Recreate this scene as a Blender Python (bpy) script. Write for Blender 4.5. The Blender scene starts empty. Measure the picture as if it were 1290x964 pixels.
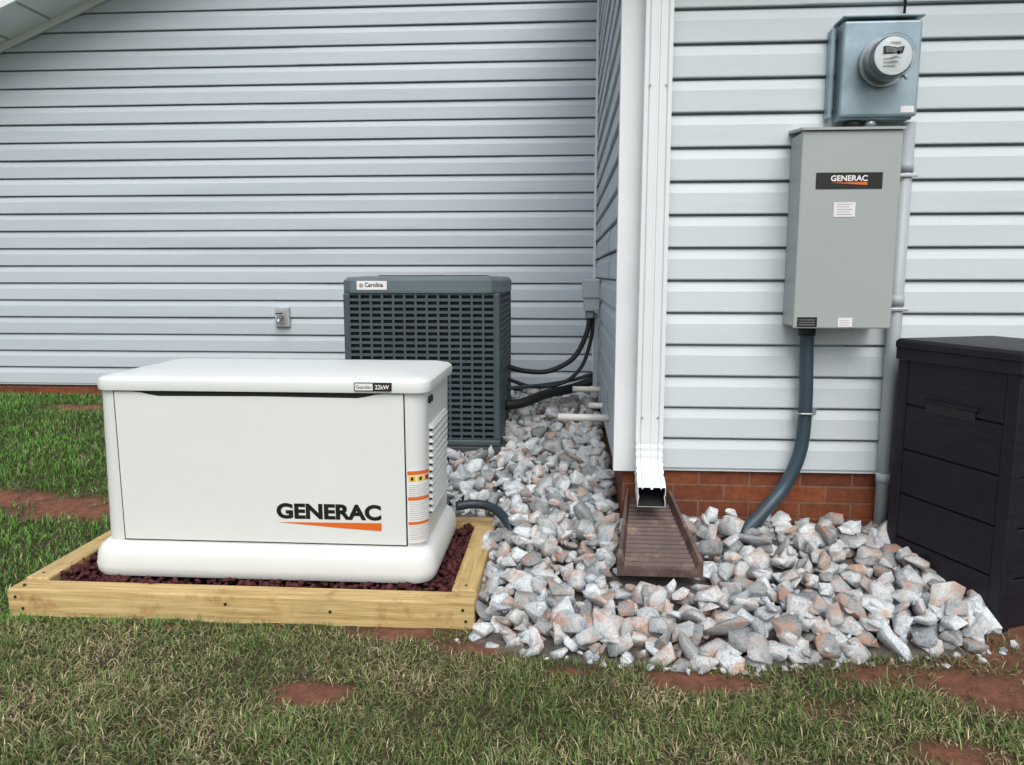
import bpy, bmesh, math, random
import numpy as np
from mathutils import Vector, Matrix, Euler
random.seed(7); rng=np.random.default_rng(11)
sc=bpy.context.scene
try:
    sc.view_settings.view_transform='Standard'; sc.view_settings.look='None'; sc.view_settings.exposure=0
except Exception as e: print(e)
COL=sc.collection
R=math.radians
# ---------------------------------------------------------------- materials
def nt(name):
    m=bpy.data.materials.new(name); m.use_nodes=True
    n=m.node_tree; b=n.nodes['Principled BSDF']; return m,n,b
def mixrgb(n,blend,f,a,b):
    x=n.nodes.new('ShaderNodeMix'); x.data_type='RGBA'; x.blend_type=blend
    for s,v in ((0,f),(6,a),(7,b)):
        if hasattr(v,'is_linked') or isinstance(v,bpy.types.NodeSocket): n.links.new(v,x.inputs[s])
        elif s==0: x.inputs[0].default_value=v
        else: x.inputs[s].default_value=(*v[:3],1)
    return x.outputs[2]
def noise(n,vec,scale,detail=4,rough=.55):
    t=n.nodes.new('ShaderNodeTexNoise'); t.inputs['Scale'].default_value=scale
    t.inputs['Detail'].default_value=detail; t.inputs['Roughness'].default_value=rough
    if vec is not None: n.links.new(vec,t.inputs['Vector'])
    return t.outputs['Fac']
def ramp(n,fac,stops):
    r=n.nodes.new('ShaderNodeValToRGB'); n.links.new(fac,r.inputs[0])
    e=r.color_ramp.elements
    e[0].position=stops[0][0]; e[0].color=(*stops[0][1],1)
    e[1].position=stops[-1][0]; e[1].color=(*stops[-1][1],1)
    for p,c in stops[1:-1]:
        q=e.new(p); q.color=(*c,1)
    return r.outputs[0]
def objvec(n,scale=(1,1,1)):
    t=n.nodes.new('ShaderNodeTexCoord'); m=n.nodes.new('ShaderNodeMapping')
    m.inputs['Scale'].default_value=scale; n.links.new(t.outputs['Object'],m.inputs['Vector']); return m.outputs[0]
def bump(n,b,h,strength,dist=.01):
    bp=n.nodes.new('ShaderNodeBump'); bp.inputs['Strength'].default_value=strength; bp.inputs['Distance'].default_value=dist
    n.links.new(h,bp.inputs['Height']); n.links.new(bp.outputs[0],b.inputs['Normal'])
def M(name,col,rough=.5,metal=0,var=.12,scale=4,bmp=0,bscale=80,stretch=(1,1,1),dirt=None,spec=.5):
    m,n,b=nt(name); v=objvec(n,stretch)
    a=tuple(c*(1-var) for c in col); c2=tuple(min(1,c*(1+var)) for c in col)
    f=noise(n,v,scale,6,.6)
    o=ramp(n,f,[(.3,a),(.7,c2)])
    if dirt:
        f2=noise(n,v,dirt[1],8,.7)
        k=ramp(n,f2,[(dirt[2],(0,0,0)),(dirt[2]+.18,(1,1,1))])
        o=mixrgb(n,'MIX',k,o,dirt[0])
    n.links.new(o,b.inputs['Base Color']); b.inputs['Roughness'].default_value=rough; b.inputs['Metallic'].default_value=metal
    b.inputs['Specular IOR Level'].default_value=spec
    if bmp: bump(n,b,noise(n,v,bscale,5),bmp,.003)
    return m
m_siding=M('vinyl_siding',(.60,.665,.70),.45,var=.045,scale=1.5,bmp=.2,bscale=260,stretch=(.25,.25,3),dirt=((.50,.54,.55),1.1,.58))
m_siding_shade=M('vinyl_siding_shaded',(.50,.565,.615),.45,var=.06,scale=1.5,bmp=.2,bscale=260,stretch=(.25,.25,3),dirt=((.43,.49,.53),.8,.56))  # same vinyl, shade of the back and side walls put into the colour
m_white=M('white_trim',(.77,.81,.83),.4,var=.04,scale=3,dirt=((.45,.42,.38),9,.74))
m_groove=M('siding_recess',(.035,.04,.045),.9)
m_gen=M('cream_white_enclosure',(.745,.785,.77),.36,var=.02,scale=2,bmp=.05,bscale=600)
m_genbase=M('cream_white_base',(.74,.77,.755),.42,var=.03,scale=3,dirt=((.45,.30,.20),14,.74))
m_black=M('black_plastic',(.008,.008,.009),.45)
m_dark=M('dark_recess',(.012,.013,.015),.8)
m_orange=M('orange_vinyl',(.72,.15,.02),.4,var=.03)
m_yellow=M('yellow_vinyl',(.8,.55,.04),.4,var=.03)
m_label=M('white_label',(.8,.8,.8),.4,var=.02)
m_print=M('grey_print',(.35,.35,.36),.5)
m_acgrey=M('slate_grey_paint',(.060,.085,.098),.45,var=.12,scale=6)
m_accap=M('slate_cap_paint',(.12,.16,.175),.4,var=.1,scale=4)
m_coil=M('coil_dark',(.004,.008,.011),.6)
m_switch=M('grey_powdercoat',(.375,.415,.405),.42,var=.03,scale=2,bmp=.08,bscale=500)
m_meterbox=M('galvanised_steel',(.30,.40,.46),.38,metal=.3,var=.22,scale=7,dirt=((.52,.61,.66),11,.6))
m_pvc=M('grey_pvc_pipe',(.40,.45,.48),.45,var=.06)
m_flex=M('slate_flexible_conduit',(.036,.064,.088),.42,var=.15,bmp=.1)
m_pvcw=M('white_pvc_pipe',(.74,.74,.68),.4,dirt=((.4,.35,.25),20,.7))
m_steel=M('zinc_steel',(.5,.52,.54),.35,metal=.8)
m_ring=M('meter_ring',(.42,.46,.5),.3,metal=.6)
m_rubber=M('black_rubber',(.014,.015,.018),.6)
m_deck=M('espresso_resin',(.010,.009,.016),.5,var=.4,scale=9,bmp=.4,bscale=60,stretch=(1,1,8),spec=.35)
m_splash=M('brown_plastic',(.095,.062,.055),.6,var=.3,scale=9,dirt=((.26,.18,.13),12,.52),bmp=.3,bscale=90)
m_shingle=M('roof_shingle',(.09,.09,.1),.9,var=.3,scale=40,bmp=.6,bscale=60)
m_lava=M('lava_rock',(.070,.015,.014),.9,var=.7,scale=30,bmp=1,bscale=150)
m_lcd=M('lcd_glass',(.16,.19,.17),.3,var=.03)
m_glass,n,b=nt('meter_glass'); b.inputs['Base Color'].default_value=(.97,.99,1,1); b.inputs['Roughness'].default_value=.02
b.inputs['Transmission Weight'].default_value=1; b.inputs['IOR'].default_value=1.18
def timber_mat(name,ax):
    m,n,b=nt(name); st=(1.2,22,22) if ax=='x' else (22,1.2,22)
    v=objvec(n,st); f=noise(n,v,3,6,.6)
    o=ramp(n,f,[(.25,(.30,.18,.06)),(.5,(.56,.40,.17)),(.72,(.70,.55,.29))])
    v2=objvec(n); k=ramp(n,noise(n,v2,5,5),[(.5,(0,0,0)),(.8,(.7,.7,.7))])
    o=mixrgb(n,'MIX',k,o,(.40,.31,.13))
    k=ramp(n,noise(n,v2,9,7,.7),[(.56,(0,0,0)),(.70,(.8,.8,.8))]); o=mixrgb(n,'MIX',k,o,(.33,.15,.06))
    vo=n.nodes.new('ShaderNodeTexVoronoi'); vo.inputs['Scale'].default_value=4.2; n.links.new(v2,vo.inputs['Vector'])
    kk=ramp(n,vo.outputs['Distance'],[(.05,(1,1,1)),(.11,(0,0,0))]); o=mixrgb(n,'MIX',kk,o,(.18,.08,.03))
    n.links.new(o,b.inputs['Base Color']); b.inputs['Roughness'].default_value=.75; bump(n,b,f,.6,.005); return m
m_tx=timber_mat('treated_pine','x'); m_ty=timber_mat('treated_pine_side','y')
m_brick,n,b=nt('red_brick')
t=n.nodes.new('ShaderNodeTexCoord'); sx=n.nodes.new('ShaderNodeSeparateXYZ'); n.links.new(t.outputs['Object'],sx.inputs[0])
ad=n.nodes.new('ShaderNodeMath'); ad.operation='ADD'; n.links.new(sx.outputs[0],ad.inputs[0]); n.links.new(sx.outputs[1],ad.inputs[1])
cx=n.nodes.new('ShaderNodeCombineXYZ'); n.links.new(ad.outputs[0],cx.inputs[0]); n.links.new(sx.outputs[2],cx.inputs[1])
br=n.nodes.new('ShaderNodeTexBrick'); n.links.new(cx.outputs[0],br.inputs['Vector'])
br.inputs['Scale'].default_value=1; br.inputs['Brick Width'].default_value=.205; br.inputs['Row Height'].default_value=.068
br.inputs['Mortar Size'].default_value=.005; br.inputs['Mortar Smooth'].default_value=.2
br.inputs['Color1'].default_value=(.25,.072,.024,1); br.inputs['Color2'].default_value=(.14,.040,.02,1); br.inputs['Mortar'].default_value=(.21,.115,.075,1)
f=noise(n,cx.outputs[0],30,6,.7)
o=mixrgb(n,'MULTIPLY',.8,br.outputs['Color'],ramp(n,f,[(.3,(.5,.5,.5)),(.7,(1.3,1.2,1.1))]))
n.links.new(o,b.inputs['Base Color']); b.inputs['Roughness'].default_value=.85
inv=n.nodes.new('ShaderNodeMath'); inv.operation='SUBTRACT'; inv.inputs[0].default_value=1; n.links.new(br.outputs['Fac'],inv.inputs[1]); bump(n,b,inv.outputs[0],.8,.006)
def attr(n,name):
    a=n.nodes.new('ShaderNodeAttribute'); a.attribute_name=name; return a
m_grass,n,b=nt('grass_blades'); a=attr(n,'Col'); n.links.new(a.outputs['Color'],b.inputs['Base Color']); b.inputs['Roughness'].default_value=.55
b.inputs['Specular IOR Level'].default_value=.3
m_rock,n,b=nt('granite_stone'); a=attr(n,'Col'); v=objvec(n)
o=a.outputs['Color']
o=mixrgb(n,'MULTIPLY',.9,o,ramp(n,noise(n,v,30,8,.72),[(.34,(.44,.50,.54)),(.5,(.94,.97,.99)),(.68,(1.15,1.15,1.12))]))
o=mixrgb(n,'MULTIPLY',.6,o,ramp(n,noise(n,v,170,4,.7),[(.35,(.35,.4,.45)),(.52,(1,1,1))]))
k=ramp(n,noise(n,v,15,8,.7),[(.49,(0,0,0)),(.62,(.85,.85,.85))])
mm=n.nodes.new('ShaderNodeMath'); mm.operation='MULTIPLY'; n.links.new(k,mm.inputs[0]); n.links.new(a.outputs['Alpha'],mm.inputs[1])
o=mixrgb(n,'MIX',mm.outputs[0],o,(.44,.21,.11))
n.links.new(o,b.inputs['Base Color']); b.inputs['Roughness'].default_value=.8; bump(n,b,noise(n,v,60,8,.7),.8,.009)
m_ground,n,b=nt('soil'); a=attr(n,'Col'); v=objvec(n)
o=mixrgb(n,'MULTIPLY',.9,a.outputs['Color'],ramp(n,noise(n,v,22,8,.7),[(.3,(.45,.45,.45)),(.65,(1.25,1.2,1.15))]))
n.links.new(o,b.inputs['Base Color']); b.inputs['Roughness'].default_value=.95; bump(n,b,noise(n,v,45,8,.7),1,.02)
# ---------------------------------------------------------------- helpers
def empty(name):
    e=bpy.data.objects.new(name,None); COL.objects.link(e); e.empty_display_size=.1; return e
def addobj(name,me,mat,parent=None,smooth=False):
    o=bpy.data.objects.new(name,me); COL.objects.link(o)
    if mat: me.materials.append(mat)
    if parent: o.parent=parent
    if smooth:
        for p in me.polygons: p.use_smooth=True
    return o
def box(name,x0,x1,y0,y1,z0,z1,mat,parent=None,bev=0,seg=2):
    bm=bmesh.new(); bmesh.ops.create_cube(bm,size=1)
    for v in bm.verts: v.co=Vector(((x0+x1)/2+v.co.x*(x1-x0),(y0+y1)/2+v.co.y*(y1-y0),(z0+z1)/2+v.co.z*(z1-z0)))
    if bev: bmesh.ops.bevel(bm,geom=bm.edges[:],offset=bev,segments=seg,profile=.5,affect='EDGES')
    me=bpy.data.meshes.new(name); bm.to_mesh(me); bm.free(); return addobj(name,me,mat,parent)
def poly(name,verts,faces,mat,parent=None,smooth=False):
    me=bpy.data.meshes.new(name); me.from_pydata(verts,[],faces); me.update(); return addobj(name,me,mat,parent,smooth)
def cyl(name,p0,p1,r,mat,parent=None,seg=24,r2=None,smooth=True):
    p0=Vector(p0);p1=Vector(p1); d=p1-p0; bm=bmesh.new()
    bmesh.ops.create_cone(bm,cap_ends=True,segments=seg,radius1=r,radius2=r if r2 is None else r2,depth=d.length)
    q=d.to_track_quat('Z','Y').to_matrix().to_4x4(); bm.transform(Matrix.Translation((p0+p1)/2)@q)
    me=bpy.data.meshes.new(name); bm.to_mesh(me); bm.free(); o=addobj(name,me,mat,parent)
    if smooth:
        for p in me.polygons: p.use_smooth = len(p.vertices)==4
    return o
def catmull(pts,k=8):
    P=[Vector(p) for p in pts]; P=[2*P[0]-P[1]]+P+[2*P[-1]-P[-2]]; out=[]
    for i in range(1,len(P)-2):
        for j in range(k):
            t=j/k; a,b_,c,d=P[i-1],P[i],P[i+1],P[i+2]
            out.append(.5*((2*b_)+(c-a)*t+(2*a-5*b_+4*c-d)*t*t+(3*b_-a-3*c+d)*t**3))
    out.append(P[-2]); return out
def tube(name,pts,r,mat,parent=None,seg=14,k=8,rib=0):
    C=catmull(pts,k); V=[];F=[]; ref=Vector((0.3,1,0.1)).normalized()
    for i,p in enumerate(C):
        t=(C[min(i+1,len(C)-1)]-C[max(i-1,0)]).normalized()
        u=(ref-t*ref.dot(t)).normalized(); w=t.cross(u); ref=u
        rr=r*(1+(rib if i%2 else 0))
        for j in range(seg):
            a=2*math.pi*j/seg; V.append(p+rr*(math.cos(a)*u+math.sin(a)*w))
    for i in range(len(C)-1):
        for j in range(seg): F.append((i*seg+j,i*seg+(j+1)%seg,(i+1)*seg+(j+1)%seg,(i+1)*seg+j))
    F.append(tuple(range(seg))[::-1]); F.append(tuple((len(C)-1)*seg+j for j in range(seg)))
    return poly(name,[tuple(v) for v in V],F,mat,parent,True)
def rrect(x0,x1,y0,y1,r,n=6):
    pts=[]
    for cx_,cy_,a0 in ((x1-r,y0+r,-90),(x1-r,y1-r,0),(x0+r,y1-r,90),(x0+r,y0+r,180)):
        for i in range(n+1):
            a=R(a0+90*i/n); pts.append((cx_+r*math.cos(a),cy_+r*math.sin(a)))
    return pts
def loft(name,secs,mat,parent=None,smooth=True,n=6,caps=(True,True)):
    V=[];F=[]; N=None
    for (x0,x1,y0,y1,r,z) in secs:
        p=rrect(x0,x1,y0,y1,r,n); N=len(p); V+= [(a,b_,z) for a,b_ in p]
    for i in range(len(secs)-1):
        for j in range(N): F.append((i*N+j,i*N+(j+1)%N,(i+1)*N+(j+1)%N,(i+1)*N+j))
    if caps[0]: F.append(tuple(range(N))[::-1])
    if caps[1]: F.append(tuple((len(secs)-1)*N+j for j in range(N)))
    o=poly(name,V,F,mat,parent,smooth)
    if smooth:
        o.data.polygons[-1].use_smooth=False
        try: o.data.set_sharp_from_angle(angle=R(40))
        except Exception: pass
    return o
def text(name,body,x0,x1,z0,z1,y,mat,parent=None,bold=.0,shear=0):
    cu=bpy.data.curves.new(name+'_c','FONT'); cu.body=body; cu.offset=bold; cu.shear=shear; cu.extrude=0
    to=bpy.data.objects.new(name+'_t',cu); COL.objects.link(to)
    dg=bpy.context.evaluated_depsgraph_get(); dg.update(); me=bpy.data.meshes.new_from_object(to.evaluated_get(dg))
    bpy.data.objects.remove(to)
    xs=[v.co.x for v in me.vertices]; ys=[v.co.y for v in me.vertices]
    a,b_,c,d=min(xs),max(xs),min(ys),max(ys)
    for v in me.vertices:
        v.co=Vector((x0+(v.co.x-a)/(b_-a)*(x1-x0),y,z0+(v.co.y-c)/(d-c)*(z1-z0)))
    me.materials.clear(); me.name=name; return addobj(name,me,mat,parent)
def quadxz(name,x0,x1,z0,z1,y,mat,parent=None,th=.0015):
    return box(name,x0,x1,y,y+th,z0,z1,mat,parent)
# ---------------------------------------------------------------- terrain
def sstep(a,b_,x): t=np.clip((x-a)/(b_-a),0,1); return t*t*(3-2*t)
def hgt(x,y):
    x=np.asarray(x,float); y=np.asarray(y,float)
    hr=np.interp(y,[2.3,3.05,4.15,5.6],[0,.145,.22,.33]); hl=np.interp(y,[2.5,3.4,4.15,5.1,5.6],[0,.08,.19,.275,.285])
    w=sstep(-.4,0,x); return hl*(1-w)+hr*w
def vnoise(x,y,s,seed=0):
    x=np.asarray(x,float)*s; y=np.asarray(y,float)*s
    xi=np.floor(x).astype(int); yi=np.floor(y).astype(int); fx=x-xi; fy=y-yi
    fx=fx*fx*(3-2*fx); fy=fy*fy*(3-2*fy)
    def hsh(a,b_):
        v=np.sin(a*127.1+b_*311.7+seed*74.7)*43758.5453; return v-np.floor(v)
    return (hsh(xi,yi)*(1-fx)+hsh(xi+1,yi)*fx)*(1-fy)+(hsh(xi,yi+1)*(1-fx)+hsh(xi+1,yi+1)*fx)*fy
def fbm(x,y,s,seed=0): return .5*vnoise(x,y,s,seed)+.3*vnoise(x,y,s*2.1,seed+1)+.2*vnoise(x,y,s*4.3,seed+2)
gpoly=[(-.30,2.38),(-.17,2.30),(.1,2.26),(.37,2.25),(.7,2.28),(.97,2.33),(1.32,2.38),(1.40,2.5),(1.26,3.1),(.2,3.1),(.2,5.55),(-1.35,5.55),(-1.4,3.9),(-1.1,3.42),(-.30,3.42)]
def inpoly(x,y,P=gpoly):
    c=np.zeros(np.shape(x),bool); n_=len(P)
    for i in range(n_):
        x1,y1=P[i]; x2,y2=P[(i+1)%n_]
        if y1==y2: continue
        cond=((y1>y)!=(y2>y))&(x<(x2-x1)*(y-y1)/(y2-y1)+x1); c^=cond
    return c
patches=[(-2.95,3.52,.45,.10,1.0),(-2.35,3.42,.28,.13,1.15),(-3.3,5.1,.30,.10,.9),(-.72,2.03,.11,.055,1.4),(-.55,2.41,.16,.045,1.0),(-.28,2.33,.12,.05,1.0),(-1.3,2.41,.3,.02,.5),(.42,2.17,.15,.055,1.1),
         (1.02,2.24,.20,.06,.85),(1.30,2.18,.20,.13,.95),(1.62,2.08,.25,.08,.8),(.05,2.21,.12,.04,.6),(1.75,2.35,.45,.2,1.0),(-1.9,2.15,.07,.04,.8),(1.0,1.85,.12,.06,.8),(-2.45,2.35,.12,.05,.8),(.75,2.05,.1,.05,.6)]
def dirt(x,y):
    d=np.zeros(np.shape(x))
    nz=fbm(x,y,13,3)
    for cx_,cy_,rx,ry,s in patches:
        q=np.sqrt(((x-cx_)/rx)**2+((y-cy_)/ry)**2); d=np.maximum(d,s*np.clip(1.5-q,0,1))
    return np.clip(d*(.05+1.9*nz),0,1)
def axis(lo,hi,step,far):
    a=list(np.arange(lo,hi+1e-6,step)); s=step; l=[];r_=[]; p=lo;q=hi
    while p>-far: s*=1.35; p-=s;q+=s; l.append(p); r_.append(q)
    return np.array(l[::-1]+a+r_)
gx=axis(-5.2,3.2,.025,400); gy=axis(1.2,5.7,.025,400)
X,Y=np.meshgrid(gx,gy); Z=hgt(X,Y)+(fbm(X,Y,6,5)-.5)*.02*((X>-6)&(X<4)&(Y>0)&(Y<6))
inside=(X>-1.9)&(X<-.36)&(Y>2.52)&(Y<3.32); Z=np.where(inside,np.minimum(Z,.03),Z)
V=np.stack([X.ravel(),Y.ravel(),Z.ravel()],1); nx,ny=len(gx),len(gy)
I=np.arange(nx*ny).reshape(ny,nx); Q=np.stack([I[:-1,:-1].ravel(),I[:-1,1:].ravel(),I[1:,1:].ravel(),I[1:,:-1].ravel()],1)
def npmesh(name,V,Fc,k):
    me=bpy.data.meshes.new(name); me.vertices.add(len(V)); me.vertices.foreach_set('co',np.ascontiguousarray(V,dtype=np.float32).ravel())
    me.loops.add(len(Fc)*k); me.loops.foreach_set('vertex_index',np.ascontiguousarray(Fc,dtype=np.int32).ravel())
    me.polygons.add(len(Fc)); me.polygons.foreach_set('loop_start',np.arange(0,len(Fc)*k,k,dtype=np.int32))
    try: me.polygons.foreach_set('loop_total',np.full(len(Fc),k,dtype=np.int32))
    except Exception: pass
    me.update(calc_edges=True); me.validate(); return me
def setcol(me,C):
    a=me.color_attributes.new('Col','FLOAT_COLOR','POINT'); a.data.foreach_set('color',np.ascontiguousarray(C,dtype=np.float32).ravel())
me=npmesh('ground',V,Q,4)
D=dirt(X,Y).ravel(); G=inpoly(X,Y).ravel()
soil=np.array([.075,.062,.030]); clay=np.array([.25,.10,.06]); gsoil=np.array([.17,.155,.145])
far=((np.abs(X)>5.2)|(Y<1.2)|(Y>6)).ravel()
C=soil[None]*(1-D[:,None])+clay[None]*D[:,None]; C[G]=gsoil; C[far]=(.07,.09,.03)
setcol(me,np.concatenate([C,np.ones((len(C),1))],1))
addobj('ground',me,m_ground,None,True)
# ---------------------------------------------------------------- grass
def blades(n_,x0,x1,y0,y1,L,lean,green,straw,pst,wid,keep):
    x=rng.uniform(x0,x1,n_); y=rng.uniform(y0,y1,n_)
    d=dirt(x,y); ok=rng.random(n_)>d*1.3
    ok&=~(inpoly(x,y)); ok&=~((x>-2.0)&(x<-.28)&(y>2.44)&(y<3.4)); ok&=keep(x,y)
    clump=fbm(x,y,14,21); ok&=rng.random(n_)<(.20+1.35*clump)
    x=x[ok];y=y[ok]; m=len(x); z=hgt(x,y)-.004+(fbm(x,y,6,5)-.5)*.02
    a=rng.uniform(0,2*np.pi,m); l=L*rng.uniform(.5,1.35,m)*(.6+.8*fbm(x,y,5,31)); ln=np.clip(rng.normal(lean,.32,m),.05,1.45)
    st=rng.random(m)<np.clip(pst*(2.6*fbm(x,y,3.2,41)**1.6+.15),0,.95)
    ln=np.where(st,np.clip(ln+.35,0,1.5),ln)
    dx=np.cos(a);dy=np.sin(a); px=-dy;py=dx; w=wid*rng.uniform(.6,1.3,m)
    B=np.stack([x,y,z],1); P=np.stack([px,py,np.zeros(m)],1)*w[:,None]*.5
    H1=np.stack([dx*np.sin(ln*.6),dy*np.sin(ln*.6),np.cos(ln*.6)],1)*(l*.55)[:,None]
    H2=np.stack([dx*np.sin(ln*1.15),dy*np.sin(ln*1.15),np.cos(ln*1.15)],1)*(l*.5)[:,None]
    V=np.empty((m,5,3)); V[:,0]=B-P;V[:,1]=B+P;V[:,2]=B+H1+P*.8;V[:,3]=B+H1-P*.8;V[:,4]=B+H1+H2
    V[:,:,2]=np.maximum(V[:,:,2],(z+.002)[:,None])
    k=np.arange(m)[:,None]*5; F=np.concatenate([k+np.array([0,1,2]),k+np.array([0,2,3]),k+np.array([3,2,4])],0)
    gr=np.array(green)[rng.integers(0,len(green),m)]; sr=np.array(straw)[rng.integers(0,len(straw),m)]
    c=np.where(st[:,None],sr,gr)*rng.uniform(.65,1.35,m)[:,None]*(.55+.9*fbm(x,y,3,51))[:,None]
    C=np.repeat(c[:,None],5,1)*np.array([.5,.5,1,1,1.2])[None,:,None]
    return V.reshape(-1,3),F,np.concatenate([C.reshape(-1,3),np.ones((m*5,1))],1)
olive=[(.13,.19,.05),(.10,.165,.04),(.17,.225,.07),(.07,.12,.032)]; straw=[(.40,.34,.19),(.29,.23,.13),(.50,.43,.27),(.20,.15,.085)]
lush=[(.075,.21,.025),(.11,.27,.04),(.05,.16,.02),(.15,.29,.06)]
parts=[blades(140000,-2.4,2.2,1.45,2.62,.034,.98,olive,straw,.36,.0029,lambda x,y:~((x>1.35)&(y>2.45))),
       blades(115000,-5.0,-1.2,2.4,5.57,.038,.8,lush,straw,.10,.0042,lambda x,y:~((x>-1.42)&(y>3.3))),
       blades(15000,-5.0,-2.4,1.0,2.45,.045,.9,olive,straw,.3,.004,lambda x,y:x<9),
       blades(20000,1.4,4.5,1.0,3.0,.045,.9,olive,straw,.4,.004,lambda x,y:~((x<2.1)&(y>2.4)))]
off=0;VV=[];FF=[];CC=[]
for v_,f_,c_ in parts: VV.append(v_);FF.append(f_+off);CC.append(c_);off+=len(v_)
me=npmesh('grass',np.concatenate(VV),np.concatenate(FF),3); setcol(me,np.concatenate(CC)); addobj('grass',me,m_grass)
# ---------------------------------------------------------------- rocks
def rockvars(n_,npts,bev):
    out=[]
    for i in range(n_):
        bm=bmesh.new(); s=(1,random.uniform(.62,.95),random.uniform(.45,.70))
        for j in range(npts):
            v=Vector((random.gauss(0,1),random.gauss(0,1),random.gauss(0,1))).normalized()
            v*=random.uniform(.85,1.08); bm.verts.new((v.x*s[0],v.y*s[1],v.z*s[2]))
        r_=bmesh.ops.convex_hull(bm,input=bm.verts[:]); 
        bmesh.ops.delete(bm,geom=[v for v in bm.verts if not v.link_faces],context='VERTS')
        bmesh.ops.dissolve_limit(bm,angle_limit=R(22),verts=bm.verts[:],edges=bm.edges[:])
        if bev: bmesh.ops.bevel(bm,geom=bm.edges[:],offset=bev,segments=1,affect='EDGES')
        bmesh.ops.triangulate(bm,faces=bm.faces[:]); bm.verts.ensure_lookup_table()
        out.append((np.array([v.co[:] for v in bm.verts]),np.array([[v.index for v in f.verts] for f in bm.faces]))); bm.free()
    return out
def scatter(name,pos,size,variants,mat,colf,tilt=.5):
    VV=[];FF=[];CC=[];off=0
    for (x,y,z),s in zip(pos,size):
        v,f=variants[random.randrange(len(variants))]
        rot=np.array(Euler((random.gauss(0,tilt),random.gauss(0,tilt),random.uniform(0,6.3))).to_matrix())
        w=(v*s)@rot.T+np.array([x,y,z]); VV.append(w);FF.append(f+off);off+=len(v); CC.append(np.repeat([colf(x,y)],len(v),0))
    me=npmesh(name,np.concatenate(VV),np.concatenate(FF),3); setcol(me,np.concatenate(CC)); return addobj(name,me,mat)
RV=rockvars(40,13,.03)
pos=[];siz=[]
def splash_in(x,y,e): 
    return 2.63-e*.6<y<3.1 and abs(x-.343)< np.interp(y,[2.65,3.06],[.150,.09])+e
for layer in range(5):
    cell={}
    sp=(.060,.068,.074,.084,.060)[layer]
    for t_ in range(24000):
        x=random.uniform(-1.4,1.42);y=random.uniform(2.24,5.55)
        if not inpoly(np.array(x),np.array(y)): continue
        if -1.22<x<-.35 and 4.09<y<4.96: continue
        if 0<layer<4 and not inpoly(np.array(x),np.array(y-.028*layer)): continue
        if layer in(2,3) and x<-.30+.03*layer and y<3.5: continue
        if splash_in(x,y,(-.02,.035,.045,.06,.03)[layer]): continue
        k=(int(x/sp),int(y/sp)); bad=False
        for a in (-1,0,1):
            for b_ in (-1,0,1):
                for q in cell.get((k[0]+a,k[1]+b_),()):
                    if (q[0]-x)**2+(q[1]-y)**2<sp*sp: bad=True
        if bad: continue
        cell.setdefault(k,[]).append((x,y)); s=min(.085,max(.030,random.lognormvariate(math.log(.051),.26)))
        if layer==4: s=random.uniform(.014,.026)
        hill=.03*math.exp(-((x-.62)/.14)**2-((y-2.95)/.15)**2)*layer/3
        pos.append((x,y,float(hgt(x,y))+(.008,.032,.050,.064,.036)[layer]+hill+random.uniform(-.010,.010))); siz.append(s)
for i in range(50):
    x=random.uniform(-.35,1.45); y=float(np.interp(x,[-.3,.1,.37,.7,1.32,1.5],[2.38,2.26,2.25,2.28,2.38,2.45]))-abs(random.gauss(0,.022))
    pos.append((x,y,float(hgt(x,y))+.006)); siz.append(random.uniform(.008,.020))
def rockcol(x,y):
    g=random.choice([.72,.80,.64,.74,.82,.55,.42,.35])
    t_=random.uniform(0,1)
    c=(g*(.93+.06*t_),g*(.98+.01*t_),g*(1.01-.05*t_)); rust=random.uniform(.7,1) if (x>-.25 and y<2.95 and random.random()<.75) else (.9 if random.random()<.35 else .0)
    if random.random()<.05: c=(.52,.42,.35)
    return (*c,rust)
scatter('gravel',pos,siz,RV,m_rock,rockcol)
print('rocks',len(pos))
LV=rockvars(12,12,0)
pos=[];siz=[]
for i in range(4200):
    x=random.uniform(-1.88,-.39);y=random.uniform(2.55,3.28)
    if -1.62<x<-.54 and 2.72<y<3.15: continue
    pos.append((x,y,.056+random.uniform(-.01,.040))); siz.append(random.uniform(.011,.026))
scatter('lava_rock_mulch',pos,siz,LV,m_lava,lambda x,y:(1,1,1,1))
# ---------------------------------------------------------------- house
house=empty('house'); E=.1275
PROF=[(0,.016),(.004,.0175),(.080,.0145),(.088,.012),(.1175,.003),(.118,-.02),(.1273,-.02)]
def siding(name,fmap,a0,a1f,z0,ncourse,mat,lo=None,seed=1):
    rs=random.Random(seed); V=[];F=[]
    for c in range(ncourse):
        zb=z0+c*E
        lo_=lo(zb) if lo else a0; hi_=a1f
        if lo_>=hi_: continue
        cuts=[lo_]; p=lo_+rs.uniform(.4,3.2)
        while p<hi_-.3: cuts.append(p); p+=rs.choice([2.4,3.66,3.0])
        cuts.append(hi_)
        for i in range(len(cuts)-1):
            e=.0017*(i%2); a=cuts[i]-(.012 if i%2 else 0); b_=min(cuts[i+1]+(.012 if i%2 else 0),hi_)
            ns=max(1,int((b_-a)/.45)); dz=rs.uniform(-.0006,.0006)
            for q in range(ns):
                s0=a+(b_-a)*q/ns; s1=a+(b_-a)*(q+1)/ns
                w0=.0011*math.sin(s0*2.3+c*1.7); w1=.0011*math.sin(s1*2.3+c*1.7)
                base=len(V)
                for (pz,po) in PROF:
                    o_=po+(e if po>0 else 0)
                    V.append(fmap(s0,o_+(w0 if po>0 else 0),zb+pz+dz)); V.append(fmap(s1,o_+(w1 if po>0 else 0),zb+pz+dz))
                V.append(fmap(s0,PROF[0][1],zb+E)); V.append(fmap(s1,PROF[0][1],zb+E))
                for k in range(len(PROF)):
                    F.append((base+2*k,base+2*k+1,base+2*k+3,base+2*k+2))
    return poly(name,V,F,mat,house)
YR=3.13; YB=5.60; XS=.225
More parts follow.
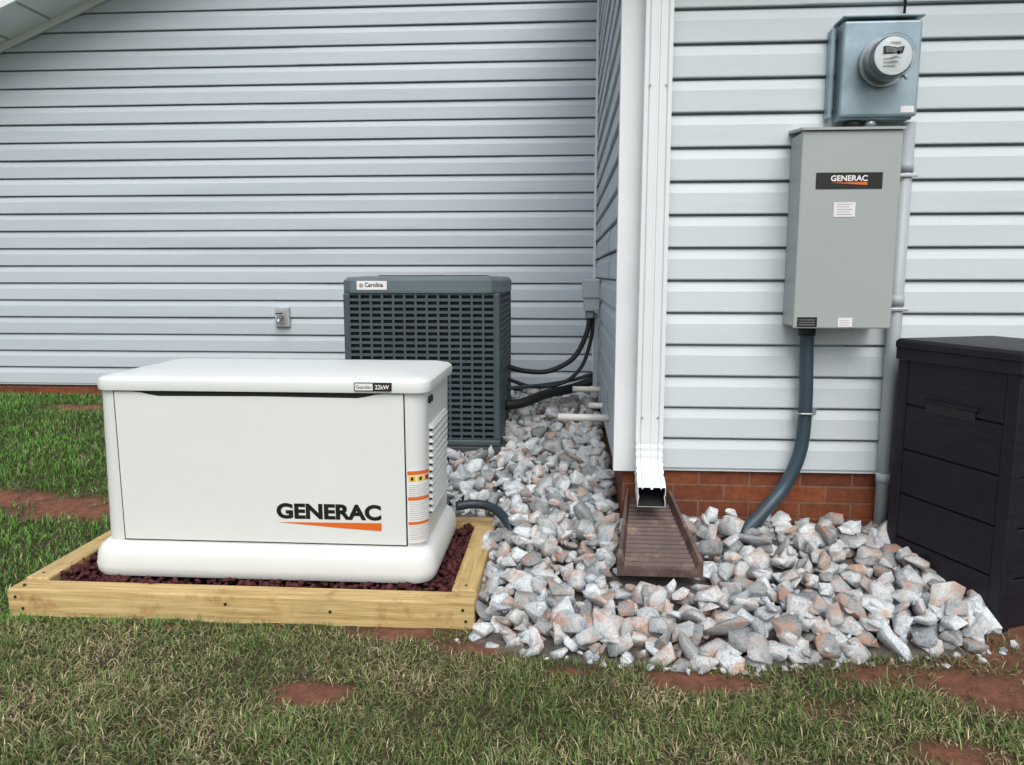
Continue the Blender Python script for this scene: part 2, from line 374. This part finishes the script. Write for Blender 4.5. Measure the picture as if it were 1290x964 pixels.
siding('front_siding',lambda a,o,z:(a,YR-o,z),.30,6.0,.415,19,m_siding,seed=3)
siding('back_siding',lambda a,o,z:(a,YB-o,z),-5.0,.22,.375,34,m_siding_shade,lo=lambda z:max(-5.0,(z-2.84)/.41-4.12),seed=5)
def side_lo(z): return max(YR+.035,2.8+(z+.1-2.75)/.41)
siding('side_siding',lambda a,o,z:(XS-o,a,z),YR,YB-.02,.415,27,m_siding_shade,lo=side_lo,seed=8)
box('front_wall',.25,6.0,YR+.022,YR+.15,.42,2.9,m_groove,house)
poly('back_wall',[(-5,YB+.022,.385),(.3,YB+.022,.385),(.3,YB+.022,4.75),(-5,YB+.022,2.47)],[(0,1,2,3)],m_groove,house)
poly('side_wall',[(XS+.022,YR+.03,.42),(XS+.022,YB+.02,.42),(XS+.022,YB+.02,3.87),(XS+.022,YR+.03,2.87)],[(0,1,2,3)],m_groove,house)
box('east_wall',5.9,6.0,YR+.16,9,0,3.2,m_siding,house); box('west_wall',-5.05,-4.98,YB+.03,11,0,2.5,m_siding,house)
box('front_foundation',XS+.015,6.0,YR+.006,YR+.2,-.2,.41,m_brick,house)
box('side_foundation',XS+.016,.4,YR+.21,YB+.1,-.2,.41,m_brick,house)
box('back_foundation',-5,XS+.01,YB+.004,YB+.2,-.2,.37,m_brick,house)
box('front_starter_strip',.30,6,YR-.012,YR+.004,.403,.414,m_siding,house)
box('back_starter_strip',-5,.2,YB-.012,YB+.003,.363,.374,m_siding_shade,house)
poly('corner_post',[(XS-.024,YR+.035,.40),(XS-.024,YR-.024,.40),(XS+.082,YR-.024,.40),(XS-.024,YR+.035,2.85),(XS-.024,YR-.024,2.85),(XS+.082,YR-.024,2.85),
   (XS+.082,YR,.40),(XS+.082,YR,2.85),(XS,YR+.035,.40),(XS,YR+.035,2.85)],[(0,1,4,3),(1,2,5,4),(2,6,7,5),(8,0,3,9),(0,8,6,2,1)],m_white,house)
box('inside_corner_trim',XS-.035,XS-.018,YB-.035,YB-.018,.375,3.9,m_white,house)
def slab(name,a,b_,c,d,th,mat):
    V=[Vector(q) for q in (a,b_,c,d)]; V+= [v-Vector((0,0,th)) for v in V]
    return poly(name,[tuple(v) for v in V],[(0,1,2,3),(7,6,5,4),(0,4,5,1),(1,5,6,2),(2,6,7,3),(3,7,4,0)],mat,house)
slab('front_roof',(-.02,2.84,2.88),(6.3,2.84,2.88),(6.3,7.2,4.67),(-.02,7.2,4.67),.03,m_shingle)
slab('front_soffit',(-.01,2.85,2.84),(6.3,2.85,2.84),(6.3,7.2,4.62),(-.01,7.2,4.62),.06,m_white)
box('front_fascia',-.02,6.3,2.825,2.845,2.72,2.87,m_white,house)
box('gutter',-.02,6.3,2.70,2.822,2.72,2.84,m_white,house,.01)
def rk(x): return 2.84+.41*(x+4.10)
slab('main_roof',(-5.5,YB-.42,rk(-5.5)+.22),(-5.5,12,rk(-5.5)+.22),(1.2,12,rk(1.2)+.22),(1.2,YB-.42,rk(1.2)+.22),.03,m_shingle)
slab('main_roof_far',(1.2,YB-.42,rk(1.2)+.22),(1.2,12,rk(1.2)+.22),(7.5,12,rk(-5.1)+.22),(7.5,YB-.42,rk(-5.1)+.22),.03,m_shingle)
slab('rake_soffit',(-5.45,YB-.40,rk(-5.45)+.03),(-5.45,YB+.02,rk(-5.45)+.03),(1.2,YB+.02,rk(1.2)+.03),(1.2,YB-.40,rk(1.2)+.03),.03,m_white)
slab('rake_fascia',(-5.5,YB-.425,rk(-5.5)+.18),(-5.5,YB-.402,rk(-5.5)+.18),(1.2,YB-.402,rk(1.2)+.18),(1.2,YB-.425,rk(1.2)+.18),.19,m_white)
slab('rake_frieze',(-5.0,YB-.04,rk(-5.0)-.001),(-5.0,YB-.02,rk(-5.0)-.001),(.2,YB-.02,rk(.2)-.001),(.2,YB-.04,rk(.2)-.001),.05,m_white)
for i in range(14):
    xx=-5.3+i*.32; slab('soffit_rib',(xx,YB-.4,rk(xx)-.001),(xx,YB-.05,rk(xx)-.001),(xx+.015,YB-.05,rk(xx)+.006),(xx+.015,YB-.4,rk(xx)+.006),.004,m_print)
# ---------------------------------------------------------------- downspout
DX=.335
def downspout():
    path=[(2.76,2.72),(2.78,2.64),(3.055,2.45),(3.058,1.9),(3.058,.540),(3.040,.455),(2.975,.385),(2.895,.352)]
    hw,hd=.051,.038
    n_=[(-1,-1),(-.72,-1),(-.66,-.80),(-.60,-1),(-.1,-1),(-.05,-.82),(.05,-.82),(.1,-1),(.60,-1),(.66,-.80),(.72,-1),(1,-1),(1,-.4),(.93,0),(1,.4),(1,1),(-1,1),(-1,.4),(-.93,0),(-1,-.4)]
    V=[];F=[];P=[]
    for i in range(len(path)-1):
        a,b_=Vector((0,*path[i])),Vector((0,*path[i+1])); k=6 if i>=4 else 1
        for j in range(k): P.append((a.lerp(b_,j/k), 4<=i<6 and j%2==1))
    P.append((Vector((0,*path[-1])),False))
    for i,(p,cr) in enumerate(P):
        a=P[max(i-1,0)][0]; c=P[min(i+1,len(P)-1)][0]; t=(c-a).normalized()
        nn=Vector((0,t.z*-1,t.y))
        if i==len(P)-1: nn=Vector((0,.10,-.99))
        s=.93 if cr else 1
        if p.z<.56: s*=1.05
        for (u,w) in n_:
            q=p+Vector((u*hw*s,0,0))+nn*(w*hd*s); V.append((q.x+DX,q.y,q.z))
    N=len(n_)
    for i in range(len(P)-1):
        for j in range(N): F.append((i*N+j,i*N+(j+1)%N,(i+1)*N+(j+1)%N,(i+1)*N+j))
    o=poly('downspout',V,F,m_white); o.data.materials.append(m_dark)
    bm=bmesh.new(); bm.from_mesh(o.data); bmesh.ops.recalc_face_normals(bm,faces=bm.faces[:])
    f=max(bm.faces,key=lambda f_:f_.calc_center_median().z if abs(f_.normal.x)>.9 else -9)
    if (f.calc_center_median().x-DX)*f.normal.x<0: bmesh.ops.reverse_faces(bm,faces=bm.faces[:])
    bm.to_mesh(o.data); bm.free()
    md=o.modifiers.new('sol','SOLIDIFY'); md.thickness=.003; md.offset=-1; md.material_offset=1  # inner skin coloured dark in place of the shade inside the spout
    for z in (1.9,.64):
        for sx in (-.03,.03): cyl('screw',(DX+sx,3.021,z),(DX+sx,3.014,z),.004,m_steel,o,8)
    return o
downspout()
sb=empty('splash_block')
V=[];F=[]
rows=9; 
def spz(y): return float(np.interp(y,[2.65,3.09],[.155,.275]))
def spw(y): return float(np.interp(y,[2.65,3.09],[.152,.088]))
ys=np.linspace(2.65,3.09,rows)
prof=[(-1,-.03),(-1,.055),(-.90,.055),(-.84,.008)]; prof=prof+[(-p,q) for p,q in prof[::-1]]
for y in ys:
    for u,w in prof: V.append((.343+u*spw(y),y,spz(y)+w*(.75+.25*(y-2.65)/.45)))
N=len(prof)
for i in range(rows-1):
    for j in range(N-1): F.append((i*N+j,i*N+j+1,(i+1)*N+j+1,(i+1)*N+j))
    F.append((i*N+N-1,i*N,(i+1)*N,(i+1)*N+N-1))
F.append((0,1,2,3,4,5,6,7)[::-1]); F.append(tuple((rows-1)*N+j for j in range(N)))
poly('trough',V,F,m_splash,sb)
for k in range(15):
    y=2.663+k*.0265; w=spw(y)*.83; z=spz(y)+.008
    poly('rib',[(.343-w,y,z-.004),(.343+w,y,z-.004),(.343+w,y+.008,z+.010),(.343-w,y+.008,z+.010),(.343+w,y+.015,z-.003),(.343-w,y+.015,z-.003)],[(0,1,2,3),(3,2,4,5)],m_splash,sb)
# ---------------------------------------------------------------- generator
gen=empty('standby_generator')
gx0,gx1,gy0,gy1=-1.705,-.462,2.60,3.245; B0=.105
def sec(il,ins,z,r): return (gx0+il,gx1-ins,gy0+ins,gy1-ins,max(r,.01),z)
loft('base_skirt',[sec(-.032,.012,B0-.008,.07),sec(-.044,.002,B0+.008,.08),sec(-.046,0,B0+.03,.08),sec(-.040,.004,B0+.075,.08),sec(-.028,.014,B0+.098,.075),sec(-.010,.030,B0+.112,.065),sec(.008,.046,B0+.118,.055)],m_genbase,gen,n=8)
loft('body',[sec(.004,.040,B0+.112,.055),sec(.004,.038,B0+.13,.055),sec(.016,.030,B0+.66,.055),sec(.016,.028,B0+.69,.055)],m_gen,gen,n=8)
zt=B0+.735
loft('lid',[sec(.016,.020,zt-.052,.055),sec(.010,.014,zt-.050,.06),sec(.006,.010,zt-.030,.065),sec(.009,.013,zt-.014,.065),sec(.020,.024,zt-.005,.06),sec(.051,.055,zt+.002,.05),sec(.16,.16,zt+.010,.05),sec(.26,.26,zt+.012,.04)],m_gen,gen,n=8)
px0,px1,pz0,pz1=-1.618,-.566,B0+.127,zt-.056
SL=.0150
def panel(name,e,y,ydeep,mat,dip):
    top=[]; K=32
    for i in range(K+1):
        t=i/K; x=(px1+e)+(px0-px1-2*e)*t
        s=min(1,max(0,(min(t,1-t)-.07)/.09)); s=s*s*(3-2*s); s*=.75+.25*(abs(t-.5)*2)
        top.append((x,pz1+e-dip*s))
    pts=[(px0-e,pz0-e),(px1+e,pz0-e)]+top
    V=[(a,y-(z-pz0)*SL,z) for a,z in pts]+[(a,ydeep,z) for a,z in pts]; n_=len(pts)
    F=[tuple(range(n_)),]+[((i+1)%n_,i,n_+i,n_+(i+1)%n_) for i in range(n_)]
    return poly(name,V,F,mat,gen)
panel('panel_gap',.0045,gy0+.0362,gy0+.08,m_dark,0)
panel('front_panel',0,gy0+.0345,gy0+.078,m_gen,.017)
yP=gy0+.0345
def pface(z): return yP-(z-pz0)*SL
o=text('logo_text','GENERAC',-1.040,-.655,.322,.381,0,m_black,gen,bold=.045)
for v in o.data.vertices: v.co.y=pface(v.co.z)-.0012
V=[(-1.040,0,.309),(-.655,0,.313),(-.655,0,.283),(-.80,0,.291)]
poly('logo_swoosh',[(a,pface(z)-.0012,z) for a,_,z in V],[(0,3,2,1)],m_orange,gen)
yb=gy0+.0065
box('lid_badge',-.735,-.602,yb,yb+.01,zt-.043,zt-.013,m_black,gen,.002)
box('lid_badge_face',-.731,-.668,yb-.001,yb+.005,zt-.040,zt-.016,m_label,gen)
text('badge_text','Guardian',-.727,-.672,zt-.034,zt-.022,yb-.0018,m_black,gen)
text('badge_number','22kW',-.660,-.610,zt-.036,zt-.020,yb-.0012,m_label,gen,bold=.02)
def wrap(name,s0,s1,z0,z1,mat,e):
    ins=.0345; x1=gx1-ins; y0=gy0+ins; r=.055; x_start=-.560
    V=[];K=10
    for i in range(K+1):
        s=s0+(s1-s0)*i/K; fl=(x1-r)-x_start
        for z in (z0,z1):
            ee=e+(z-B0-.12)*.0145
            if s<=fl: p=(x_start+s,y0-ee,z)
            else:
                a=(s-fl)/r; p=(x1-r+(r+ee)*math.sin(a),y0+r-(r+ee)*math.cos(a),z)
            V.append(p)
    F=[(2*i,2*i+2,2*i+3,2*i+1) for i in range(K)]; return poly(name,V,F,mat,gen)
wrap('warning_label',.002,.088,.240,.510,m_label,.0035)
for i,(a,b_) in enumerate([(.494,.508),(.400,.412),(.310,.321)]): wrap('label_header',.004,.086,a,b_,m_orange,.0045)
for i in range(3): wrap('label_pictogram',.008+i*.027,.030+i*.027,.470,.490,m_yellow if i<2 else m_orange,.0045); wrap('label_icon',.015+i*.027,.023+i*.027,.474,.486,m_black,.0052)
for i in range(7): wrap('label_line',.008,.080-.006*(i%3),.455-i*.007,.4565-i*.007,m_print,.0045)
for i in range(9): wrap('label_line',.008,.080-.008*(i%3),.392-i*.008,.3935-i*.008,m_print,.0045)
for i in range(7): wrap('label_line',.008,.080-.008*(i%2),.302-i*.008,.3035-i*.008,m_print,.0045)
xr=gx1-.034
for i in range(13):
    z=.33+i*.026; yy0=gy0+.13; xs=xr+(z-.23)*.0145
    loft('louvre',[(xs-.01,xs+.011,yy0,yy0+.36,.004,z),(xs-.01,xs+.002,yy0,yy0+.36,.004,z+.014)],m_gen,gen,n=3)
    box('louvre_slot',xs-.01,xs+.0025,yy0+.004,yy0+.356,z-.008,z-.001,m_dark,gen)
for yy in (.115,.155): cyl('lid_plug',(gx1-.045,gy0+yy,zt-.088),(gx1-.022,gy0+yy,zt-.088),.013,m_black,gen)
# ---------------------------------------------------------------- timber frame
tf=empty('landscape_timber_frame'); zt0,zt1=-.03,.104
tx0,tx1=-1.965,-.300; ty0,ty1=2.462,3.37
box('front_timber',tx0,tx1,ty0,ty0+.09,zt0+.022,zt1-.006,m_tx,tf,.006)
box('left_timber',tx0+.002,tx0+.092,ty0+.0915,ty1-.0905,zt0+.022,zt1,m_ty,tf,.006)
box('right_timber',tx1-.092,tx1-.002,ty0+.0915,ty1-.0905,zt0+.022,zt1,m_ty,tf,.006)
box('back_timber',tx0,tx1,ty1-.09,ty1,zt0+.022,zt1,m_tx,tf,.006)
for x,z in ((tx0+.03,.07),(tx0+.055,.028),(tx1-.04,.07),(tx1-.03,.03),(-1.17,.066),(-.80,.05)): cyl('screw',(x,ty0-.002,z),(x,ty0+.004,z),.0055,m_rubber,tf,10)
for x,y in ((tx0+.045,ty0+.03),(tx1-.045,ty0+.13),(tx0+.04,ty0+.14)): cyl('screw',(x,y,zt1-.012),(x,y,zt1+.0015),.0055,m_rubber,tf,10)
# ---------------------------------------------------------------- air conditioner
ac=empty('air_conditioner'); ax0,ax1,ay0,ay1=-1.205,-.352,4.11,4.94; az0,az1=.265,1.185
box('equipment_pad',ax0-.02,ax1+.02,ay0-.0,ay1+.03,.12,az0-.001,M('pad_dark',(.06,.065,.07),.9,var=.2,scale=12),ac,.01)
box('coil',ax0+.03,ax1-.03,ay0+.03,ay1-.03,az0+.02,az1-.08,m_coil,ac)
box('base_pan',ax0,ax1,ay0,ay1,az0,az0+.035,m_acgrey,ac,.008)
def octa(ins,z,c):
    a,b_,d,e=ax0+ins,ax1-ins,ay0+ins,ay1-ins
    return [(a+c,d,z),(b_-c,d,z),(b_,d+c,z),(b_,e-c,z),(b_-c,e,z),(a+c,e,z),(a,e-c,z),(a,d+c,z)]
V=[];F=[]; S=[octa(-.004,az1-.085,.05),octa(-.006,az1-.075,.05),octa(-.006,az1-.018,.05),octa(.012,az1,.055),octa(.10,az1+.006,.06)]
for s in S: V+=s
for i in range(4):
    for j in range(8): F.append((i*8+j,i*8+(j+1)%8,(i+1)*8+(j+1)%8,(i+1)*8+j))
F.append(tuple(range(8))[::-1]); F.append(tuple(32+j for j in range(8))); poly('top_cap',V,F,m_accap,ac)
cxm,cym=(ax0+ax1)/2,(ay0+ay1)/2
for r_ in (.08,.14,.2,.26,.32):
    tube('fan_guard_ring',[(cxm+r_*math.cos(a),cym+r_*math.sin(a),az1+.008) for a in np.linspace(0,2*math.pi,17)],.003,m_acgrey,ac,6,2)
for a in np.linspace(0,math.pi,7)[:-1]: cyl('fan_guard_spoke',(cxm-.33*math.cos(a),cym-.33*math.sin(a),az1+.006),(cxm+.33*math.cos(a),cym+.33*math.sin(a),az1+.006),.003,m_acgrey,ac,6)
cyl('fan_hub',(cxm,cym,az1+.0065),(cxm,cym,az1+.012),.06,m_acgrey,ac)
def grille(face):
    bm=bmesh.new()
    def bx(u0,u1,d0,d1,z0,z1):
        if face=='f': c=[(u0,u1),(ay0+d0,ay0+d1)]
        elif face=='b': c=[(u0,u1),(ay1-d1,ay1-d0)]
        elif face=='r': c=[(ax1-d1,ax1-d0),(u0,u1)]
        else: c=[(ax0+d0,ax0+d1),(u0,u1)]
        m=bmesh.ops.create_cube(bm,size=1)
        for v in m['verts']: v.co=Vector(((c[0][0]+c[0][1])/2+v.co.x*(c[0][1]-c[0][0]),(c[1][0]+c[1][1])/2+v.co.y*(c[1][1]-c[1][0]),(z0+z1)/2+v.co.z*(z1-z0)))
    a,b_=((ax0,ax1) if face in 'fb' else (ay0,ay1)); zl0,zl1=az0+.036,az1-.088
    nc=13; u0,u1=a+.03,b_-.03; wd=(u1-u0)/nc
    for i in range(nc+1): bx(u0+i*wd-.006,u0+i*wd+.006,.0035,.018,zl0,zl1)
    nr=24; hp=(zl1-zl0)/nr
    for i in range(nr+1):
        z=zl0+i*hp; bx(u0,u1,.0045,.022,max(z-.0075,zl0+.001),min(z+.0075,zl1-.001))
    me=bpy.data.meshes.new('louvred_panel'); bm.to_mesh(me); bm.free(); addobj('louvred_panel',me,m_acgrey,ac)
for f_ in 'fbrl': grille(f_)
for x in (ax0,ax1-.034):
    for y in (ay0,ay1-.034): box('corner_post',x,x+.034,y,y+.034,az0+.034,az1-.084,m_acgrey,ac,.010,3)
box('name_plate',ax0+.08,ax0+.245,ay0-.0095,ay0-.004,az1-.068,az1-.020,m_label,ac,.002)
text('plate_text','Carolina',ax0+.125,ax0+.225,az1-.052,az1-.028,ay0-.0105,m_black,ac,bold=.02)
cyl('plate_dot',(ax0+.105,ay0-.0105,az1-.044),(ax0+.105,ay0-.009,az1-.044),.012,m_print,ac)
# ---------------------------------------------------------------- electrical on right wall
sw=empty('transfer_switch_cabinet'); wy=YR-.018
box('enclosure_back',.854,1.196,2.965,wy,1.006,1.715,m_switch,sw,.004)
box('front_cover',.848,1.202,2.945,2.963,1.000,1.715,m_switch,sw,.005)
V=[(.844,2.935,1.715),(1.206,2.935,1.715),(1.206,wy,1.732),(.844,wy,1.732),(.844,2.935,1.724),(1.206,2.935,1.724),(1.206,wy,1.743),(.844,wy,1.743)]
poly('rain_hood',V,[(0,1,2,3)[::-1],(4,5,6,7),(0,1,5,4),(1,2,6,5),(2,3,7,6),(3,0,4,7)],m_switch,sw)
yf=2.945
quadxz('brand_plate',.903,1.138,1.508,1.566,yf-.002,m_black,sw,.0018)
text('brand_text','GENERAC',.955,1.085,1.535,1.556,yf-.0026,m_label,sw,bold=.03)
poly('brand_swoosh',[(.955,yf-.0026,1.530),(1.085,yf-.0026,1.532),(1.085,yf-.0026,1.521)],[(0,2,1)],m_orange,sw)
quadxz('warning_sticker',.972,1.048,1.408,1.460,yf-.0015,m_label,sw,.0013)
for k in range(5): quadxz('sticker_print',.982,1.038-.01*(k%2),1.416+k*.009,1.4182+k*.009,yf-.002,m_print,sw,.0004)
quadxz('rating_label',.862,.934,1.006,1.042,yf-.0015,m_black,sw,.0013)
for k in range(3): quadxz('label_print',.868,.926,1.013+k*.009,1.0145+k*.009,yf-.002,m_print,sw,.0004)
quadxz('inspection_label',1.010,1.062,1.006,1.040,yf-.0015,m_label,sw,.0013)
for k in range(3): quadxz('inspection_print',1.016,1.05,1.013+k*.008,1.0145+k*.008,yf-.002,m_print,sw,.0004)
for z in (1.60,1.10): cyl('cover_latch',(1.205,2.99,z),(1.214,2.99,z),.012,m_rubber,sw,12)
mt=empty('electric_meter')
box('meter_socket_box',1.000,1.262,3.030,wy,1.765,2.115,m_meterbox,mt,.006)
box('socket_cover',.994,1.270,3.008,3.028,1.772,2.108,m_meterbox,mt,.010,3)
box('socket_top_flange',.988,1.274,3.000,wy-.001,2.1165,2.125,m_meterbox,mt,.003)
box('left_flange',.970,.986,3.07,wy,1.78,2.10,m_meterbox,mt,.003)
mc=(1.130,1.955)
cyl('socket_collar',(mc[0],3.010,mc[1]),(mc[0],2.988,mc[1]),.082,m_ring,mt,40,.078)
cyl('sealing_ring',(mc[0],2.988,mc[1]),(mc[0],2.972,mc[1]),.085,m_ring,mt,40)
cyl('meter_body',(mc[0],2.972,mc[1]),(mc[0],2.925,mc[1]),.068,M('meter_body_grey',(.22,.26,.29),.4),mt,40)
cyl('meter_rim',(mc[0],2.9252,mc[1]),(mc[0],2.908,mc[1]),.070,M('meter_rim_dark',(.10,.12,.14),.4),mt,40)
cyl('meter_face',(mc[0],2.9085,mc[1]),(mc[0],2.898,mc[1]),.064,M('meter_face_white',(.74,.79,.80),.45,var=.02),mt,40)
box('meter_display',mc[0]-.036,mc[0]+.036,2.894,2.899,mc[1]+.006,mc[1]+.032,m_black,mt,.002)
box('meter_lcd',mc[0]-.028,mc[0]+.028,2.892,2.8945,mc[1]+.011,mc[1]+.027,m_lcd,mt)
text('meter_digits','50211',mc[0]-.022,mc[0]+.024,mc[1]+.013,mc[1]+.025,2.8915,m_black,mt)
for k in range(3): quadxz('meter_print',mc[0]-.034,mc[0]+.03-.012*k,mc[1]-.012-k*.012,mc[1]-.009-k*.012,2.8965,m_print,mt,.001)
quadxz('meter_barcode',mc[0]-.012,mc[0]+.022,mc[1]+.040,mc[1]+.046,2.8965,m_print,mt,.001)
V=[];F=[]; rows_=[( .076,2.970),(.076,2.900),(.074,2.888),(.066,2.878),(.04,2.873),(.001,2.872)]; S=40
for r_,y in rows_:
    for j in range(S): a=2*math.pi*j/S; V.append((mc[0]+r_*math.cos(a),y,mc[1]+r_*math.sin(a)))
for i in range(len(rows_)-1):
    for j in range(S): F.append((i*S+j,i*S+(j+1)%S,(i+1)*S+(j+1)%S,(i+1)*S+j))
g=poly('glass_dome',V,F,m_glass,mt,True); md=g.modifiers.new('s','SOLIDIFY'); md.thickness=.0015
cyl('seal_tag',(mc[0]+.062,2.966,mc[1]-.045),(mc[0]+.074,2.955,mc[1]-.065),.006,m_steel,mt,8)
quadxz('meter_label',1.210,1.256,1.785,1.808,3.0065,m_label,mt,.001)
cyl('hub_nipple',(1.06,3.06,1.742),(1.06,3.06,1.764),.03,m_rubber,mt); cyl('hub_nipple',(1.12,3.05,1.742),(1.12,3.05,1.764),.022,m_steel,mt)
cyl('service_cable',(1.235,3.095,2.125),(1.245,3.095,2.70),.005,m_rubber,mt,10)
cp=cyl('conduit_pipe',(1.268,3.075,.05),(1.268,3.075,1.760),.027,m_pvc)
for z in (1.60,1.10,.40):
    cyl('pipe_coupling',(1.268,3.075,z-.02),(1.268,3.075,z+.02),.030,m_pvc,cp)
    if z>.5: box('pipe_strap',1.235,1.303,3.042,3.048,z-.040,z-.028,m_steel,cp,.002)
fc=tube('flexible_conduit',[(.935,3.060,1.00),(.940,3.060,.85),(.945,3.060,.68),(.934,3.058,.51),(.880,3.05,.37),(.79,3.01,.27),(.71,2.98,.19),(.66,2.95,.10)],.026,m_flex,None,16,8)
cyl('conduit_fitting',(.935,3.060,.965),(.935,3.060,1.002),.032,m_rubber,fc)
tube('clamp',[(.912,3.095,.66),(.914,3.038,.66),(.945,3.030,.66),(.975,3.038,.66),(.978,3.095,.66)],.004,m_steel,fc,8,4)
box('clamp_tab',.97,1.0,3.098,3.106,.65,.67,m_steel,fc)
tube('generator_conduit',[(-.47,3.22,.20),(-.39,3.24,.205),(-.31,3.22,.195),(-.24,3.14,.16),(-.20,3.07,.08)],.020,M('dark_conduit',(.018,.03,.042),.45),None,14,8)
# ---------------------------------------------------------------- disconnect, cables, pipes
dc=empty('disconnect_box'); dxx=XS-.21
box('enclosure',.095+dxx,.192+dxx,4.80,4.93,.975,1.135,m_pvc,dc,.006); box('cover',.085+dxx,.195+dxx,4.79,4.94,1.05,1.175,m_pvc,dc,.012)
cyl('hub',(.15,4.86,.93),(.15,4.86,.976),.03,m_pvc,dc)
tube('power_whip',[(.15,4.86,.95),(.13,4.85,.83),(.05,4.83,.68),(-.10,4.8,.60),(-.25,4.78,.60),(-.36,4.76,.63)],.016,m_rubber,dc)
tube('control_cable',[(.17,4.88,.96),(.16,4.87,.80),(.10,4.85,.62),(-.02,4.82,.52),(-.2,4.79,.50),(-.36,4.76,.55)],.012,m_rubber,dc)
box('riser_conduit',.175,.20,4.88,4.90,.42,.96,m_pvc,dc)
ls=tube('refrigerant_line',[(.19,5.0,.52),(.05,4.95,.47),(-.12,4.75,.46),(-.25,4.6,.43),(-.36,4.55,.42)],.030,m_rubber)
tube('copper_line',[(.19,5.02,.56),(.05,4.98,.52),(-.12,4.82,.51),(-.36,4.70,.50)],.012,m_flex,ls)
cyl('drain_pipe',(.245,3.66,.515),(-.035,3.63,.525),.017,m_pvcw)
cyl('drain_pipe',(.245,4.70,.50),(.045,4.68,.505),.017,m_pvcw)
cyl('drain_pipe',(.245,4.25,.475),(.13,4.24,.478),.016,m_pvcw)
fb=empty('outdoor_faucet'); bx_,bz_=-2.09,.885
box('mount_block',bx_-.055,bx_+.055,YB-.045,YB-.012,bz_-.07,bz_+.075,m_pvc,fb,.006)
box('mount_recess',bx_-.038,bx_+.038,YB-.048,YB-.044,bz_-.05,bz_+.055,m_print,fb,.002)
cyl('stem',(bx_,YB-.04,bz_+.01),(bx_,YB-.12,bz_+.0),.012,m_steel,fb); cyl('spout',(bx_,YB-.10,bz_+.005),(bx_,YB-.13,bz_-.045),.012,m_steel,fb)
cyl('wheel_handle',(bx_,YB-.10,bz_+.028),(bx_,YB-.10,bz_+.036),.026,m_rubber,fb)
# ---------------------------------------------------------------- storage box
st=empty('storage_box'); st.location=(1.245,2.950,.02); st.rotation_euler=(0,0,R(20)); L=.42;Dp=.50;Hh=.935
box('core',.012,L-.012,-Dp+.012,-.012,.0,Hh-.05,m_black,st)
for i in range(5):
    z0=.03+i*.169; 
    for (a,b_,c,d) in ((0,.010,-Dp+.045,-.045),(L-.010,L,-Dp+.045,-.045),(.045,L-.045,-Dp,-Dp+.010),(.045,L-.045,-.010,0)):
        box('plank',a,b_,c,d,z0,z0+.164,m_deck,st,.004)
for x in (-.004,L-.044):
    for y in (-Dp-.004,-.044): box('corner_post',x,x+.048,y,y+.048,0,Hh-.05,m_deck,st,.006)
box('lid_rim',-.014,L+.014,-Dp-.014,.008,Hh-.068,Hh-.02,m_deck,st,.006)
loft('lid_top',[(-.020,L+.020,-Dp-.020,.012,.015,Hh-.022),(-.020,L+.020,-Dp-.020,.012,.015,Hh+.0),(-.010,L+.010,-Dp-.010,.005,.012,Hh+.010),(.05,L-.05,-Dp+.05,-.05,.01,Hh+.013)],m_deck,st,False)
box('handle_hood',-.012,.002,-.36,-.13,.725,.738,m_deck,st,.005); box('handle_recess',-.0025,.001,-.35,-.14,.692,.726,m_black,st)
# ---------------------------------------------------------------- light
w=bpy.data.worlds.new("World"); sc.world=w; w.use_nodes=True; n=w.node_tree
bg=n.nodes['Background']; sky=n.nodes.new('ShaderNodeTexSky'); sky.sky_type='NISHITA'; sky.sun_disc=False
sky.sun_elevation=R(52); sky.sun_rotation=R(172); sky.air_density=1.0; sky.dust_density=4.0; sky.ozone_density=1.0
hs=n.nodes.new('ShaderNodeHueSaturation'); hs.inputs['Saturation'].default_value=.55
n.links.new(sky.outputs[0],hs.inputs['Color']); n.links.new(hs.outputs[0],bg.inputs[0]); bg.inputs[1].default_value=.15
s=bpy.data.lights.new('sun','SUN'); s.energy=1.5; s.angle=R(45); s.color=(1,.985,.95)
so=bpy.data.objects.new('sun',s); COL.objects.link(so); so.rotation_euler=(R(40),0,R(8))
cam=bpy.data.cameras.new('camera'); co=bpy.data.objects.new('camera',cam); COL.objects.link(co)
co.location=(0,0,1.2); co.rotation_euler=(R(82),0,R(4)); cam.sensor_width=36; cam.lens=27.04; cam.clip_start=.05; cam.clip_end=2000
sc.camera=co
